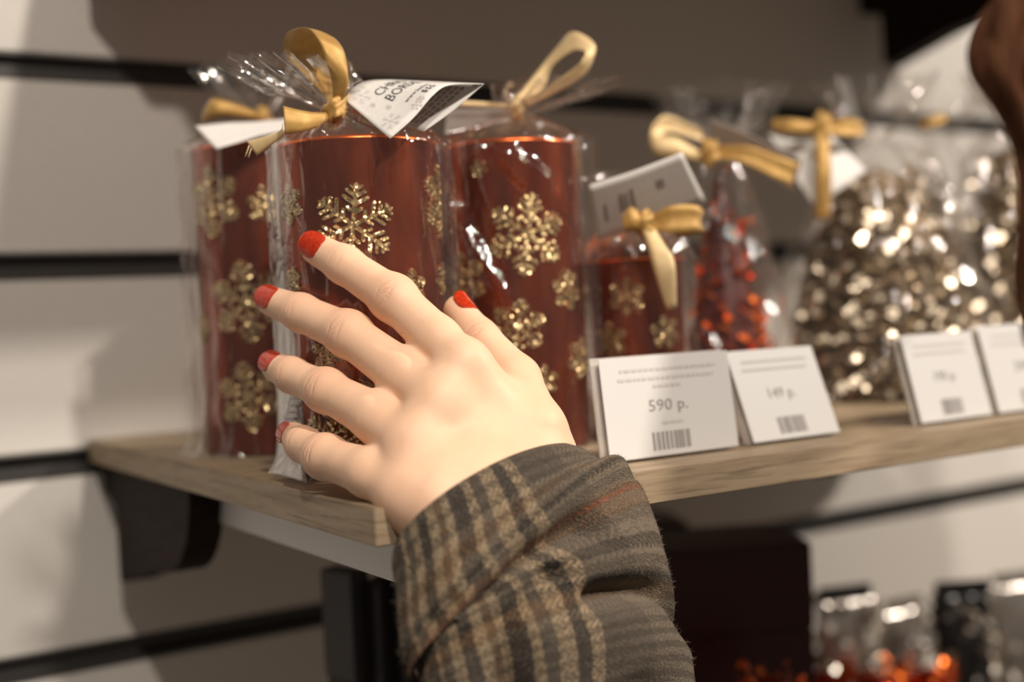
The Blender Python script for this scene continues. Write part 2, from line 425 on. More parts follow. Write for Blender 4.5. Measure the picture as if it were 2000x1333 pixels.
def film(t, R, H, neck, seed, flean=(0, 0, 0), famp=1.0,  wing=0., wing_ang=0., flare=((.010, .012), (.020, .022), (.034, .030)), lean=(0, 0), creases=(), material='film', amp=.0012, cone=None, nu=168, top_r=None, skirt=.004):
    """cellophane bag round a candle: body, gathered neck, ruffled top"""
    rows = []
    if cone is None:
        for i in range(46): rows.append((.0006 + (H - .001) * i / 45, R + .0022, 0., 1.))
        for f, q in ((.10, .93), (.22, .82), (.36, .67), (.5, .5), (.64, .36), (.78, .23), (.9, .13)):
            rows.append((H + (neck - H) * f, R * q + .002, .05 + .25 * f, 1.2 + 3.2 * math.sin(PI * f)))
    else:
        for i in range(50):
            f = i / 49; rows.append((.0006 + (neck - .004) * f, cone(f), .04 + .2 * f ** 3, 1.4))
    rows.append((neck, .0055, .25, .1))
    f0, r0 = 0, .006
    for (dz, r) in flare:
        for q in (.33, .66, 1.):
            rows.append((neck + f0 + (dz - f0) * q, r0 + (r - r0) * q, .42, 1.4))
        f0, r0 = dz, r
    V, F, o = [], [], seed * 7.31
    k1 = 9 + seed % 4
    for j, (z, r, pl, wa) in enumerate(rows):
        above = max(0, (z - H) / (neck - H)) if cone is None else z / neck
        for i in range(nu):
            a = 2 * PI * i / nu
            ca, sa = math.cos(a), math.sin(a)
            rr = r
            if pl:
                rr *= 1 + pl * (.6 * math.sin(k1 * a + 3 * nz(ca * 1.5, sa * 1.5, o)) + .4 * math.sin((k1 * 2 + 3) * a + o))
            n1 = nz(ca * 2.2 + o, sa * 2.2, z * 22 + o); n2 = nz(ca * 5 + o, sa * 5 + 3, z * 45)
            n3 = nz(ca * 7 + 9, sa * 7 + o, z * 9)
            rr += wa * amp * ((1 - abs(n1) * 3) * .9 + n2 * .8 + (1 - 2.4 * abs(n3)) * .8)
            body = 1. if z <= H else max(0, 1 - above)
            if wing:
                for s in (0, PI):
                    da = (a - wing_ang - s + PI) % (2 * PI) - PI
                    rr += wing * body * math.exp(-(da / .16) ** 2)
            if skirt: rr += skirt * math.exp(-z / .006) * (.6 + .8 * nz(ca * 3 + o, sa * 3, 1.7))
            for (a0, z0, a1, z1, wd, am) in creases:
                ex, ez = (a1 - a0) * R, z1 - z0
                qx = ((a - a0 + PI) % (2 * PI) - PI) * R; qz = z - z0
                tt = max(0, min(1, (qx * ex + qz * ez) / (ex * ex + ez * ez)))
                dd = math.hypot(qx - ex * tt, qz - ez * tt)
                if dd < wd: rr += am * (1 - dd / wd)
            if cone is None and z <= H: rr = max(rr, R + .0013)
            fl = max(0, z - neck)
            if fl and famp > 1: rr += famp * .0012 * nz(ca * 6 + o, sa * 6, z * 260)
            up = max(0, z - H) if cone is None else max(0, z - neck * .8)
            if cone is None: up = min(up, neck - H) + max(0, up - neck + H) * .2
            V.append((rr * ca + lean[0] * up + flean[0] * fl, rr * sa + lean[1] * up + flean[1] * fl, max(.0004, z + (0.004 * nz(ca * 4 + o, sa * 4, 8) if z > neck + .01 else 0))))
    for j in range(len(rows) - 1):
        for i in range(nu):
            k = (i + 1) % nu
            F.append((j * nu + i, j * nu + k, (j + 1) * nu + k, (j + 1) * nu + i))
    return mesh_obj('cellophane_wrap', V, F, M[material], t)

def strip(name, parent, pairs, material, n=40, m_=5, bulge=0.):
    """ribbon through pairs of edge points ((px,py,d),(px,py,d))"""
    A = [tuple(P(*a)) for a, b in pairs]; B = [tuple(P(*b)) for a, b in pairs]
    A = spline(A, n); B = spline(B, n)
    V, UV, F = [], [], []; L = 0
    for i in range(n):
        if i: L += np.linalg.norm((A[i] + B[i]) / 2 - (A[i - 1] + B[i - 1]) / 2)
        wd = np.linalg.norm(B[i] - A[i])
        tang = (A[min(i + 1, n - 1)] + B[min(i + 1, n - 1)] - A[max(i - 1, 0)] - B[max(i - 1, 0)])
        nr = np.cross(tang, B[i] - A[i]); nr /= (np.linalg.norm(nr) + 1e-9)
        for j in range(m_):
            f = j / (m_ - 1)
            V.append(A[i] * (1 - f) + B[i] * f + nr * bulge * math.sin(PI * f)); UV.append((L, f * wd))
    for i in range(n - 1):
        for j in range(m_ - 1):
            q = i * m_ + j; F.append((q, q + 1, q + m_ + 1, q + m_))
    o = mesh_obj(name, V, F, material, None, uvs=UV)
    md = o.modifiers.new('thick', 'SOLIDIFY'); md.thickness = .00025; md.offset = 0
    return adopt(o, parent)
def knot(parent, c, r, material, seed=1):
    V, F = [], []
    nu, nv = 20, 12
    for j in range(nv + 1):
        for i in range(nu):
            a = 2 * PI * i / nu; b = PI * j / nv
            d = Vector((math.sin(b) * math.cos(a), math.sin(b) * math.sin(a), math.cos(b)))
            rr = r * (1 + .22 * math.sin(5 * b + 2 * a) + .3 * nz(d.x * 2 + seed, d.y * 2, d.z * 2))
            V.append(c + Vector((d.x * rr, d.y * rr, d.z * rr * 1.25)))
    for j in range(nv):
        for i in range(nu):
            k = (i + 1) % nu; F.append((j * nu + i, j * nu + k, (j + 1) * nu + k, (j + 1) * nu + i))
    return adopt(mesh_obj('ribbon_knot', V, F, material, None, uvs=[(v[0], v[2]) for v in V]), parent)

class Patch:
    """sheet between two edge curves, u along them, v across"""
    def __init__(s, e0, e1, n=24):
        s.a = spline([tuple(P(*p)) for p in e0], 60); s.b = spline([tuple(P(*p)) for p in e1], 60)
    def at(s, u, v):
        k = min(max(u, 0), 1) * 59; i = min(int(k), 58); f = k - i
        a = s.a[i] * (1 - f) + s.a[i + 1] * f; b = s.b[i] * (1 - f) + s.b[i + 1] * f
        return a * (1 - v) + b * v
    def nrm(s, u, v):
        e = .02
        n = np.cross(s.at(u + e, v) - s.at(u - e, v), s.at(u, v + e) - s.at(u, v - e)); n /= np.linalg.norm(n) + 1e-12
        return n if np.dot(n, np.array(CAMPOS) - s.at(u, v)) > 0 else -n
    def mesh(s, name, parent, material, nu=24, nv=8, thick=.0003):
        V, F = [], []
        for i in range(nu + 1):
            for j in range(nv + 1): V.append(s.at(i / nu, j / nv))
        for i in range(nu):
            for j in range(nv):
                q = i * (nv + 1) + j; F.append((q, q + 1, q + nv + 2, q + nv + 1))
        o = mesh_obj(name, V, F, material)
        md = o.modifiers.new('thick', 'SOLIDIFY'); md.thickness = thick; md.offset = 0
        return adopt(o, parent) if parent else o
    def print_tris(s, verts2, faces, name, parent, material, lift=.0003, side=1):
        V = []
        for (u, v) in verts2:
            p = s.at(u, v); V.append(p + s.nrm(min(max(u, .03), .97), min(max(v, .03), .97)) * lift * side)
        return adopt(mesh_obj(name, V, faces, material, smooth=False), parent)
def text_mesh(txt):
    c = bpy.data.curves.new('t', 'FONT'); c.body = txt; c.size = 1; c.resolution_u = 2
    o = bpy.data.objects.new('t', c); COL.objects.link(o)
    bpy.context.view_layer.update()
    me = o.evaluated_get(bpy.context.evaluated_depsgraph_get()).to_mesh()
    v = [(q.co.x, q.co.y) for q in me.vertices]; f = [tuple(p.vertices) for p in me.polygons]
    bpy.data.objects.remove(o); bpy.data.curves.remove(c)
    return v, f
def put_text(patch, txt, u0, v0, du, dv, parent, material, lift=.0003, side=1, name='printed_text'):
    """txt starts at (u0,v0) baseline, spans du in u, cap height dv in v (v grows downwards)"""
    v, f = text_mesh(txt)
    x1 = max(q[0] for q in v); x0 = min(q[0] for q in v)
    vv = [(u0 + (q[0] - x0) / (x1 - x0) * du, v0 - q[1] / .7 * dv) for q in v]
    return patch.print_tris(vv, f, name, parent, material, lift, side)
def quads(patch, rects, name, parent, material, lift=.0003, side=1):
    V, F = [], []
    for (u0, v0, u1, v1) in rects:
        b = len(V); V += [(u0, v0), (u1, v0), (u1, v1), (u0, v1)]; F.append((b, b + 1, b + 2, b + 3))
    return patch.print_tris(V, F, name, parent, material, lift, side)

# --- middle candle (the one being touched)
S = .867
cM = candle_center(712, .654); RM, HM = .0415, .1690
aM = math.atan2(CAMPOS[1] - cM.y, CAMPOS[0] - cM.x)          # direction from candle to the lens
mid = candle('pillar_candle', 'bronze-red snowflake pillar candle in cellophane that the hand is touching', cM, RM, HM,
             [(690, 440, 80), (856, 395, 72), (803, 562, 36), (652, 850, 62), (566, 400, 40), (574, 548, 26), (862, 545, 32), (640, 690, 34)], 3)
neckM = P(655, 212, .636)
film(mid, RM, HM, neckM.z, 3, flean=tuple(-RIGHT * 1.0), famp=3.0, wing=.006, wing_ang=aM - PI / 2 - .25, lean=((neckM.x - cM.x) / (neckM.z - HM), (neckM.y - cM.y) / (neckM.z - HM)),
     flare=((.006, .010), (.012, .020), (.022, .024)), creases=[(aM - .9, .165, aM - .5, .11, .004, .0015), (aM + .5, .16, aM + .9, .10, .004, .0016), (aM + .3, .165, aM + .75, .12, .003, .001)])
kd = .622
strip('film_seam', mid, [((545, 268, .650), (574, 276, .634)), ((532, 300, .650), (575, 300, .629)), ((538, 480, .650), (580, 470, .627)), ((540, 650, .648), (582, 640, .627)), ((543, 800, .646), (588, 800, .627)), ((542, 880, .640), (592, 895, .618)), ((524, 925, .628), (600, 945, .606))], M['film_milky'], 60, 8, .0012)
strip('ribbon_loop', mid, [((640, 196, kd), (664, 200, kd)), ((606, 158, kd + .008), (664, 182, kd + .008)), ((562, 112, kd + .013), (664, 158, kd + .014)),
      ((554, 84, kd + .011), (660, 130, kd + .015)), ((566, 61, kd + .002), (648, 92, kd + .010)), ((600, 55, kd - .006), (652, 74, kd - .001)),
      ((622, 78, kd - .013), (671, 98, kd - .008)), ((636, 116, kd - .013), (679, 138, kd - .010)), ((648, 158, kd - .008), (680, 170, kd - .007)), ((650, 192, kd - .003), (668, 198, kd - .002))], M['satin'], 60, 7, .0008)
strip('ribbon_tail', mid, [((652, 218, kd), (645, 236, kd)), ((620, 220, kd - .008), (622, 248, kd - .008)), ((585, 215, kd - .014), (590, 258, kd - .014)), ((553, 207, kd - .016), (556, 263, kd - .016))], M['satin'], 30, 6, .0012)
strip('ribbon_tail', mid, [((553, 240, kd - .015), (556, 263, kd - .016)), ((548, 254, kd - .012), (552, 268, kd - .012)), ((520, 266, kd - .010), (532, 282, kd - .010)), ((482, 276, kd - .008), (502, 304, kd - .008))], M['satin_pale'], 24, 5, .0006)
for (a, b) in (((486, 283), (478, 306)), ((490, 288), (484, 308))):
    strip('frayed_thread', mid, [((a[0], a[1], kd - .008), (a[0] + 2, a[1] + 1, kd - .008)), ((b[0], b[1], kd - .008), (b[0] + 2, b[1] + 1, kd - .008))], M['satin_pale'], 4, 2)
knot(mid, P(652, 212, kd - .001), .0052, M['satin'], 2)
strip('ribbon_band', mid, [((632, 203, kd + .002), (636, 226, kd + .002)), ((650, 204, kd - .006), (652, 230, kd - .006)), ((668, 196, kd - .004), (670, 222, kd - .004)), ((682, 182, kd + .004), (690, 196, kd + .006))], M['satin'], 16, 4, .001)
front = Patch([(674, 196, .624), (690, 172, .630), (714, 159, .637), (748, 156, .644), (800, 158, .652)],
              [(762, 271, .602), (806, 232, .605), (848, 184, .609), (880, 166, .613), (945, 164, .621)])
front.mesh('card_cover', mid, M['card'], 30, 8)
back = Patch([(800, 160, .6525), (770, 190, .648), (735, 232, .640)], [(944, 165, .6215), (890, 212, .621), (828, 257, .619)])
back.mesh('card_inside', mid, M['card'], 12, 8)
put_text(front, 'CHRIS', .31, .41, .42, .135, mid, M['ink'])
put_text(front, 'BORDE', .31, .60, .44, .135, mid, M['ink'])
put_text(front, 'www.kuchenl', .35, .78, .34, .055, mid, M['ink'])
quads(front, [(.50, .815, .535, .89), (.565, .815, .60, .89), (.63, .815, .665, .89)], 'social_icons', mid, M['ink'])
put_text(front, 'f', .511, .88, .014, .05, mid, M['card'], .00042)
quads(front, [(.573, .835, .592, .87), (.638, .835, .657, .87)], 'icon_centres', mid, M['card'], .00042)
def printed_flake(patch, uc, vc, ru, rv, parent, th=.006):
    V, F = [], []
    def bar(x0, y0, x1, y1):
        a = math.atan2(y1 - y0, x1 - x0); nx, ny = -math.sin(a) * th / 2 / ru, math.cos(a) * th / 2 / ru
        b = len(V)
        for (x, y, s) in ((x0, y0, 1), (x1, y1, 1), (x1, y1, -1), (x0, y0, -1)): V.append((uc + ru * (x + s * nx), vc + rv * (y + s * ny)))
        F.append((b, b + 1, b + 2, b + 3))
    for k in range(6):
        a = k * PI / 3 + .3; bar(0, 0, math.cos(a), math.sin(a))
        for f in (.5, .75):
            for s in (-1, 1):
                bar(f * math.cos(a), f * math.sin(a), f * math.cos(a) + .3 * math.cos(a + s), f * math.sin(a) + .3 * math.sin(a + s))
    patch.print_tris(V, F, 'printed_snowflake', parent, M['ink_soft'])
printed_flake(front, .20, .17, .13, .16, mid); printed_flake(front, .13, .80, .10, .12, mid, .005)
for (u, v, r) in ((.17, .42, .03), (.24, .62, .03), (.36, .92, .05), (.42, .90, .035), (.33, .1, .03)): printed_flake(front, u, v, r, r * 1.4, mid, .004)
rr = random.Random(5); rects = []
for row in range(9):
    v = .10 + row * .085
    if row % 2 == 0 or row > 1:
        x = .08
        while x < .86:
            l = rr.uniform(.04, .14); rects.append((v - .0, 0, 0, 0)) if False else rects.append((x, v, min(x + l, .9), v + .04)); x += l + .03
quads(back, [(u0, v0, u1, v1) for (u0, v0, u1, v1) in rects], 'printed_lines', mid, M['ink_grey'], .0003)
# back-label print on the left edge of the film
lab = Patch([(552, 690, .6435), (552, 780, .6425), (551, 868, .637)], [(582, 690, .6262), (584, 780, .6262), (584, 868, .621)])
rects = []
for i in range(13):
    u = .04 + i * .074; rects.append((u, .1 + .1 * rr.random(), u + .03, .55 + .4 * rr.random()))
quads(lab, rects, 'printed_lines', mid, M['ink_grey'])
lab2 = Patch([(700, 740, .6065), (716, 748, .6065), (738, 756, .6065)], [(702, 750, .6062), (716, 757, .6062), (738, 766, .6062)])
quads(lab2, [(0, .0, 1, .14), (0, .86, 1, 1)] + [(.2 + k * .1, .35, .25 + k * .1, .7) for k in range(8)], 'printed_lines', mid, M['price_card'])

# --- left candle
cL = candle_center(527, .785); RL, HL = .0428, .187
aL = math.atan2(CAMPOS[1] - cL.y, CAMPOS[0] - cL.x)
left = candle('pillar_candle', 'bronze-red snowflake candle standing behind, nearest the bare end of the shelf', cL, RL, HL,
              [(412, 395, 68), (482, 590, 78), (486, 775, 66), (520, 400, 36), (398, 640, 30)], 5)
film(left, RL, HL, HL + .022, 5, wing=.007, wing_ang=aL + PI / 2 + .2, flare=((.008, .012), (.02, .024), (.03, .03)), creases=[(aL - 1.1, .12, aL - 1.0, .01, .006, .003), (aL - .8, .14, aL - .75, .02, .005, .002)], skirt=.010)
strip('ribbon_loop', left, [((520, 225, .76), (520, 240, .76)), ((470, 205, .75), (480, 232, .75)), ((420, 192, .745), (428, 228, .745)), ((402, 208, .75), (405, 238, .75)), ((396, 228, .76), (402, 240, .76))], M['satin'], 24, 5, .002)
card = Patch([(380, 246, .73), (440, 240, .735), (490, 238, .74), (560, 232, .75)], [(422, 291, .715), (470, 277, .72), (510, 264, .725), (575, 252, .735)])
card.mesh('card_cover', left, M['card'])
knot(left, P(515, 235, .765), .006, M['satin'], 4)

# --- third candle
cT = candle_center(1005, .737); RT, HT = .0412, .1755
aT = math.atan2(CAMPOS[1] - cT.y, CAMPOS[0] - cT.x)
third = candle('pillar_candle', 'tall bronze-red snowflake candle right of the hand, thin ribbon loop on top', cT, RT, HT,
               [(1030, 458, 78), (1108, 566, 40), (1012, 640, 54), (905, 550, 54), (1132, 700, 40), (1062, 745, 30), (935, 330, 18)], 8)
neckT = P(1012, 222, .735)
film(third, RT, HT, neckT.z, 9, flean=tuple(RIGHT * 1.6), famp=3.0, wing=.007, wing_ang=aT + PI / 2, lean=((neckT.x - cT.x) / (neckT.z - HT), (neckT.y - cT.y) / (neckT.z - HT)),
     flare=((.005, .014), (.010, .024), (.015, .030)),
     creases=[(aT - .85, .146, aT - .05, .085, .0045, .0065), (aT - .35, .172, aT + .05, .08, .0035, .004), (aT - .15, .172, aT + .5, .150, .005, .006), (aT - .1, .165, aT + .2, .15, .004, .006)])
td = .732
strip('ribbon_loop', third, [((1002, 196, td), (1022, 204, td)), ((1040, 150, td + .006), (1062, 170, td + .004)), ((1085, 95, td + .006), (1080, 128, td + .002)), ((1118, 62, td), (1118, 100, td - .004)),
      ((1160, 84, td - .006), (1143, 102, td - .010)), ((1158, 118, td - .008), (1136, 120, td - .012)), ((1138, 150, td - .006), (1118, 136, td - .010)), ((1092, 178, td - .002), (1072, 168, td - .006)), ((1030, 208, td), (1014, 200, td - .002))], M['satin_pale'], 60, 5, .0005)
knot(third, P(1010, 210, td - .002), .0045, M['satin_pale'], 6)
strip('ribbon_tail', third, [((1010, 205, td), (1010, 214, td)), ((960, 200, td - .004), (960, 209, td - .004)), ((885, 196, td - .006), (885, 206, td - .006))], M['satin_pale'], 16, 3)
card = Patch([(872, 210, .742), (930, 208, .744), (1000, 212, .746)], [(868, 262, .72), (930, 250, .722), (1000, 236, .726)])
card.mesh('card_cover', third, M['film_milky'])

# --- short candle
cS = candle_center(1243, .765); RS, HS = .0284, .1075
aS = math.atan2(CAMPOS[1] - cS.y, CAMPOS[0] - cS.x)
short = candle('pillar_candle', 'short bronze-red snowflake candle behind the first price card', cS, RS, HS, [(1224, 580, 36), (1192, 668, 38), (1300, 650, 34)], 11)
film(short, RS, HS, HS + .03, 13, wing=.006, wing_ang=aS + PI / 2, flare=((.01, .012), (.022, .022)), creases=[(aS - .5, .07, aS + .5, .04, .004, .002)])
sd = .722
card = Patch([(1150, 362, .700), (1235, 335, .705), (1332, 298, .710)], [(1168, 470, .735), (1260, 440, .738), (1378, 392, .742)])
card.mesh('card_cover', short, M['card'])
quads(card, [(.30, .30, .34, .62), (.42, .28, .46, .66), (.36, .32, .39, .6), (.68, .3, .75, .45), (.12, .4, .15, .7)], 'printed_lines', short, M['ink_grey'])
knot(short, P(1262, 440, sd - .006), .006, M['satin'], 8)
strip('ribbon_loop', short, [((1262, 425, sd - .005), (1262, 450, sd - .005)), ((1310, 402, sd - .012), (1315, 455, sd - .012)), ((1362, 402, sd - .010), (1368, 452, sd - .010)), ((1372, 420, sd), (1374, 455, sd)), ((1320, 430, sd + .006), (1320, 465, sd + .006))], M['satin'], 30, 5, .002)
strip('ribbon_loop', short, [((1262, 430, sd - .005), (1262, 452, sd - .005)), ((1235, 405, sd - .008), (1240, 450, sd - .008)), ((1214, 420, sd - .006), (1222, 455, sd - .006))], M['satin'], 20, 5, .002)
strip('ribbon_tail', short, [((1252, 445, sd - .008), (1276, 440, sd - .008)), ((1264, 478, sd - .014), (1296, 474, sd - .014)), ((1278, 530, sd - .018), (1318, 515, sd - .018)), ((1302, 606, sd - .018), (1322, 600, sd - .018))], M['satin_pale'], 24, 5, .001)

# ------------------------------------------------------------------ sparkling trees
def facets(name, parent, mat_, n, rf, H, size, rnd, spread, squash=1.):
    """many small foil leaves round a cone"""
    V, F = [], []
    for i in range(n):
        z = H * (1 - math.sqrt(rnd.random())) if rf(0) > rf(.9) + .01 else H * rnd.random()
        a = rnd.uniform(0, 2 * PI); r = rf(z / H) + rnd.uniform(-spread, spread)
        c = Vector((r * math.cos(a), r * math.sin(a), z + .003))
        u = Vector((rnd.gauss(0, 1), rnd.gauss(0, 1), rnd.gauss(0, 1))).normalized()
        v = u.orthogonal().normalized(); l = size[0] * rnd.uniform(.6, 1.3); w_ = size[1] * rnd.uniform(.7, 1.2)
        b = len(V); bend = u.cross(v) * l * .25
        for (s, t_) in ((-1, -1), (-1, 1), (0, 1), (1, 1), (1, -1), (0, -1)):
            p = c + u * l * s / 2 + v * w_ * t_ / 2 + (bend if s == 0 else Vector())
            p.z = max(p.z, .002); V.append(p)
        F += [(b, b + 1, b + 2, b + 5), (b + 5, b + 2, b + 3, b + 4)]
    o = mesh_obj(name, V, F, mat_, parent, smooth=False); tag(o, kind='stuff'); return o
def tree(name, label, px, d, R, H, mat_, core, seed, n, size, group, bag=True, neck=None, top=.12, amp=.003, film_m='film_thin'):
    c = candle_center(px, d)
    t = thing(name, label, 'tree', c, group)
    rf = lambda f: R * ((1 - f) * (1 - top) + top) * (1 - .15 * f)
    V, F = lathe([(.001, 0), (R * .9, 0), (R * .9, .004), (R * .9 * top * .95, H * .94), (.0005, H)], 32)
    mesh_obj('cone_core', V, F, core, t)
    facets('foil_leaves', t, mat_, n, rf, H, size, random.Random(seed), R * .09)
    if bag:
        neck = neck or H + .02
        film(t, R, H, neck, seed, famp=2.5, cone=lambda f: (R + .006) * (1 - f) ** (.45 if top > .3 else .75) + .009, flare=((.012, .016), (.026, .028), (.045, .036)), amp=amp, nu=120, material=film_m)
    return t
cone = tree('glitter_cone', 'dark red sequin cone tree in cellophane between short candle and gold tree', 1418, .90, .038, .176, M['red_tinsel'], M['dark_red'], 21, 400, (.0075, .0062), 'sparkling cone trees', neck=.186, amp=.002)
cd = .850
card = Patch([(1388, 232, .86), (1460, 262, .855), (1566, 312, .85)], [(1392, 300, .90), (1460, 320, .895), (1550, 372, .89)])
card.mesh('card_cover', cone, M['card'])
strip('ribbon_tail', cone, [((1400, 285, cd), (1396, 310, cd)), ((1460, 285, cd - .01), (1448, 318, cd - .01)), ((1520, 305, cd - .015), (1508, 345, cd - .015)), ((1562, 322, cd - .012), (1546, 362, cd - .012))], M['satin'], 20, 5, .002)
strip('ribbon_loop', cone, [((1372, 300, cd), (1380, 318, cd)), ((1320, 268, cd - .008), (1325, 310, cd - .008)), ((1272, 262, cd - .005), (1278, 300, cd - .005)), ((1300, 225, cd + .004), (1302, 260, cd + .004)), ((1372, 255, cd + .002), (1372, 275, cd + .002))], M['satin_pale'], 30, 5, .002)
knot(cone, P(1385, 300, cd), .007, M['satin'], 9)
gt1 = tree('tinsel_tree', 'gold tinsel cone tree in cellophane with white card, behind the middle price cards', 1722, .985, .075, .178, M['gold_tinsel'], M['tree_core'], 31, 3600, (.013, .0048), 'sparkling cone trees', neck=.200, amp=.003, top=.45)
gd = .915
card = Patch([(1500, 262, gd + .01), (1560, 275, gd), (1622, 262, gd + .01)], [(1590, 405, gd - .01), (1640, 372, gd - .01), (1692, 335, gd)])
card.mesh('card_cover', gt1, M['card'])
strip('ribbon_tail', gt1, [((1590, 235, gd - .014), (1622, 236, gd - .014)), ((1592, 290, gd - .018), (1622, 290, gd - .018)), ((1594, 345, gd - .02), (1624, 345, gd - .02)), ((1592, 430, gd - .014), (1622, 425, gd - .014))], M['satin'], 20, 5, .002)
strip('ribbon_loop', gt1, [((1600, 240, gd - .012), (1600, 262, gd - .012)), ((1550, 232, gd - .02), (1552, 262, gd - .02)), ((1508, 232, gd - .01), (1512, 258, gd - .01))], M['satin'], 20, 5, .002)
strip('ribbon_loop', gt1, [((1612, 240, gd - .012), (1612, 262, gd - .012)), ((1660, 232, gd - .01), (1662, 266, gd - .01)), ((1690, 240, gd), (1692, 266, gd))], M['satin'], 20, 5, .002)
knot(gt1, P(1606, 250, gd - .012), .008, M['satin'], 12)
gt2 = tree('tinsel_tree', 'pale gold tinsel tree at the far right, behind the last price cards', 1994, 1.11, .063, .205, M['gold_tinsel'], M['tree_core'], 37, 2600, (.013, .0048), 'sparkling cone trees', neck=.225, amp=.003, top=.45)
strip('ribbon_loop', gt2, [((1790, 238, 1.0), (1794, 258, 1.0)), ((1815, 228, .99), (1820, 248, .99)), ((1850, 222, .99), (1850, 236, .99))], M['satin'], 12, 4, .002)
gt3 = tree('tinsel_tree', 'silver tinsel tree standing behind the gold one against the wall', 1848, 1.25, .05, .2, M['silver_tinsel'], M['tree_core'], 41, 700, (.013, .0042), 'sparkling cone trees', neck=.225, amp=.003)

# ------------------------------------------------------------------ price cards
def price(label, bl, br, tl_px, price_txt, lines, seed):
    a = plane(*bl, 2, .0016); b = plane(*br, 2, .0016); a.z = b.z = .0016
    b.y = a.y = (a.y + b.y) / 2
    w_ = b.x - a.x
    best = None
    for hk in range(40, 110, 2):
        for k in range(0, 62):
            th = math.radians(k); h = w_ * hk / 100; q = a + Vector((0, h * math.sin(th), h * math.cos(th)))
            c = RC @ np.array(q) + TC
            e = math.hypot(c[0] / c[2] * FPX + CX - tl_px[0], c[1] / c[2] * FPX + CY - tl_px[1])
            if best is None or e < best[0]: best = (e, th, h)
    _, th, h = best
    t = thing('price_card', label, 'sign', a, 'price cards along the shelf front')
    up = Vector((0, math.sin(th), math.cos(th))); nr = Vector((0, -math.cos(th), math.sin(th)))
    def slab(name, m_, x0, x1, s0, s1, d0, d1, bev=.0003):
        bm = box_bm(x0, x1, s0, s1, d0, d1, bev)
        for v in bm.verts: v.co = Vector((v.co.x, 0, 0)) + up * v.co.y + nr * v.co.z
        return bm_obj(name, bm, m_, t)
    slab('card', M['price_card'], 0, w_, 0, h, 0, .0005)
    slab('holder_plate', M['acrylic'], -.003, w_ - .001, 0, h + .001, -.0045, -.0030)
    bm_obj('holder_foot', box_bm(-.003, w_ - .001, .003, .034, -.0014, -.0002, .0003), M['acrylic'], t)
    class Flat:
        pass
    def pr(name, rects, m_, lift=.0007):
        V, F = [], []
        for (u0, v0, u1, v1) in rects:
            k = len(V)
            for (u, v) in ((u0, v0), (u1, v0), (u1, v1), (u0, v1)): V.append(Vector((u * w_, 0, 0)) + up * (h * (1 - v)) + nr * lift)
            F.append((k, k + 1, k + 2, k + 3))
        return mesh_obj(name, V, F, m_, t, smooth=False)
    def tx(txt, u, v, hgt, m_, name='printed_text', wid=None):
        v2, f = text_mesh(txt); s = hgt * h / .7
        x0 = min(q[0] for q in v2); x1 = max(q[0] for q in v2)
        sx = s if wid is None else wid * w_ / (x1 - x0)
        V = [Vector((u * w_ + (q[0] - (x0 + x1) / 2) * sx, 0, 0)) + up * (h * (1 - v) + q[1] * s) + nr * .0007 for q in v2]
        return mesh_obj(name, V, f, m_, t, smooth=False)
    r = random.Random(seed); rects = []
    for (v, u0, u1) in lines:
        x = u0
        while x < u1:
            l = r.uniform(.018, .05)
            rects.append((x, v, min(x + l, u1), v + .03)); x += l + .012
    pr('printed_lines', rects, M['ink_soft'])
    tx(price_txt, .48, .55, .115, M['ink_grey'], 'price_figures', .30)
    rects = []; x = .33
    while x < .62:
        l = r.choice((.006, .006, .012, .018)); rects.append((x, .76, x + l, .94)); x += l + r.choice((.007, .007, .014))
    pr('barcode', rects, M['ink_grey'])
    return t
L3 = [(.12, .14, .88), (.21, .12, .86), (.29, .38, .60), (.66, .42, .58)]
price('white price card reading 590 with barcode, nearest the sleeve', (1196, 905), (1437, 871), (1166, 702), '590 p.', L3, 1)
price('white price card second from the sleeve, below the red cone tree', (1466, 866), (1646, 845), (1416, 690), '149 p.', L3[:2], 2)
price('white price card third from the sleeve, below the gold tinsel tree', (1798, 828), (1938, 810), (1756, 655), '190 p.', L3[:2], 3)
price('white price card farthest from the sleeve, partly behind brown hair', (1952, 808), (2100, 788), (1905, 640), '290 p.', L3[:2], 4)

# ------------------------------------------------------------------ goods on the lower shelf
ZL = -.43
def gift_box(label, px, py_top, d, w_, dep, rot, m1, m2, grp):
    p = P(px, py_top, d); H = p.z - ZL
    t = thing('gift_box', label, 'box', (p.x, p.y, ZL), grp); t.rotation_euler = (0, 0, rot)
    bm_obj('carton', box_bm(-w_ / 2, w_ / 2, -dep / 2, dep / 2, .0005, H * .8, .0012), m1, t)
    bm_obj('lid', box_bm(-w_ / 2 - .001, w_ / 2 + .001, -dep / 2 - .001, dep / 2 + .001, H * .8 + .0003, H, .0012), m2, t)
    return t
for i, (px, py, d, w_) in enumerate(((672, 1112, .80, .013), (722, 1135, .80, .013), (772, 1128, .80, .013), (820, 1160, .80, .013), (870, 1165, .80, .013))):
    gift_box('narrow dark box, %s from the wall bracket, under the shelf beside the sleeve' % ('first', 'second', 'third', 'fourth', 'fifth')[i], px, py, d, w_, .03, .25 + .1 * (i % 2), M['dark_box'] if i % 2 == 0 else M['dark_edge'], M['dark_box'], 'narrow dark boxes')
gift_box('large dark maroon gift box on the lower shelf just right of the sleeve', 1385, 1050, .98, .13, .09, -.45, M['maroon'], M['maroon'], None)
gift_box('black box behind the sleeve beside the maroon gift box', 1240, 1015, 1.15, .08, .07, -.45, M['maroon'], M['maroon'], None)
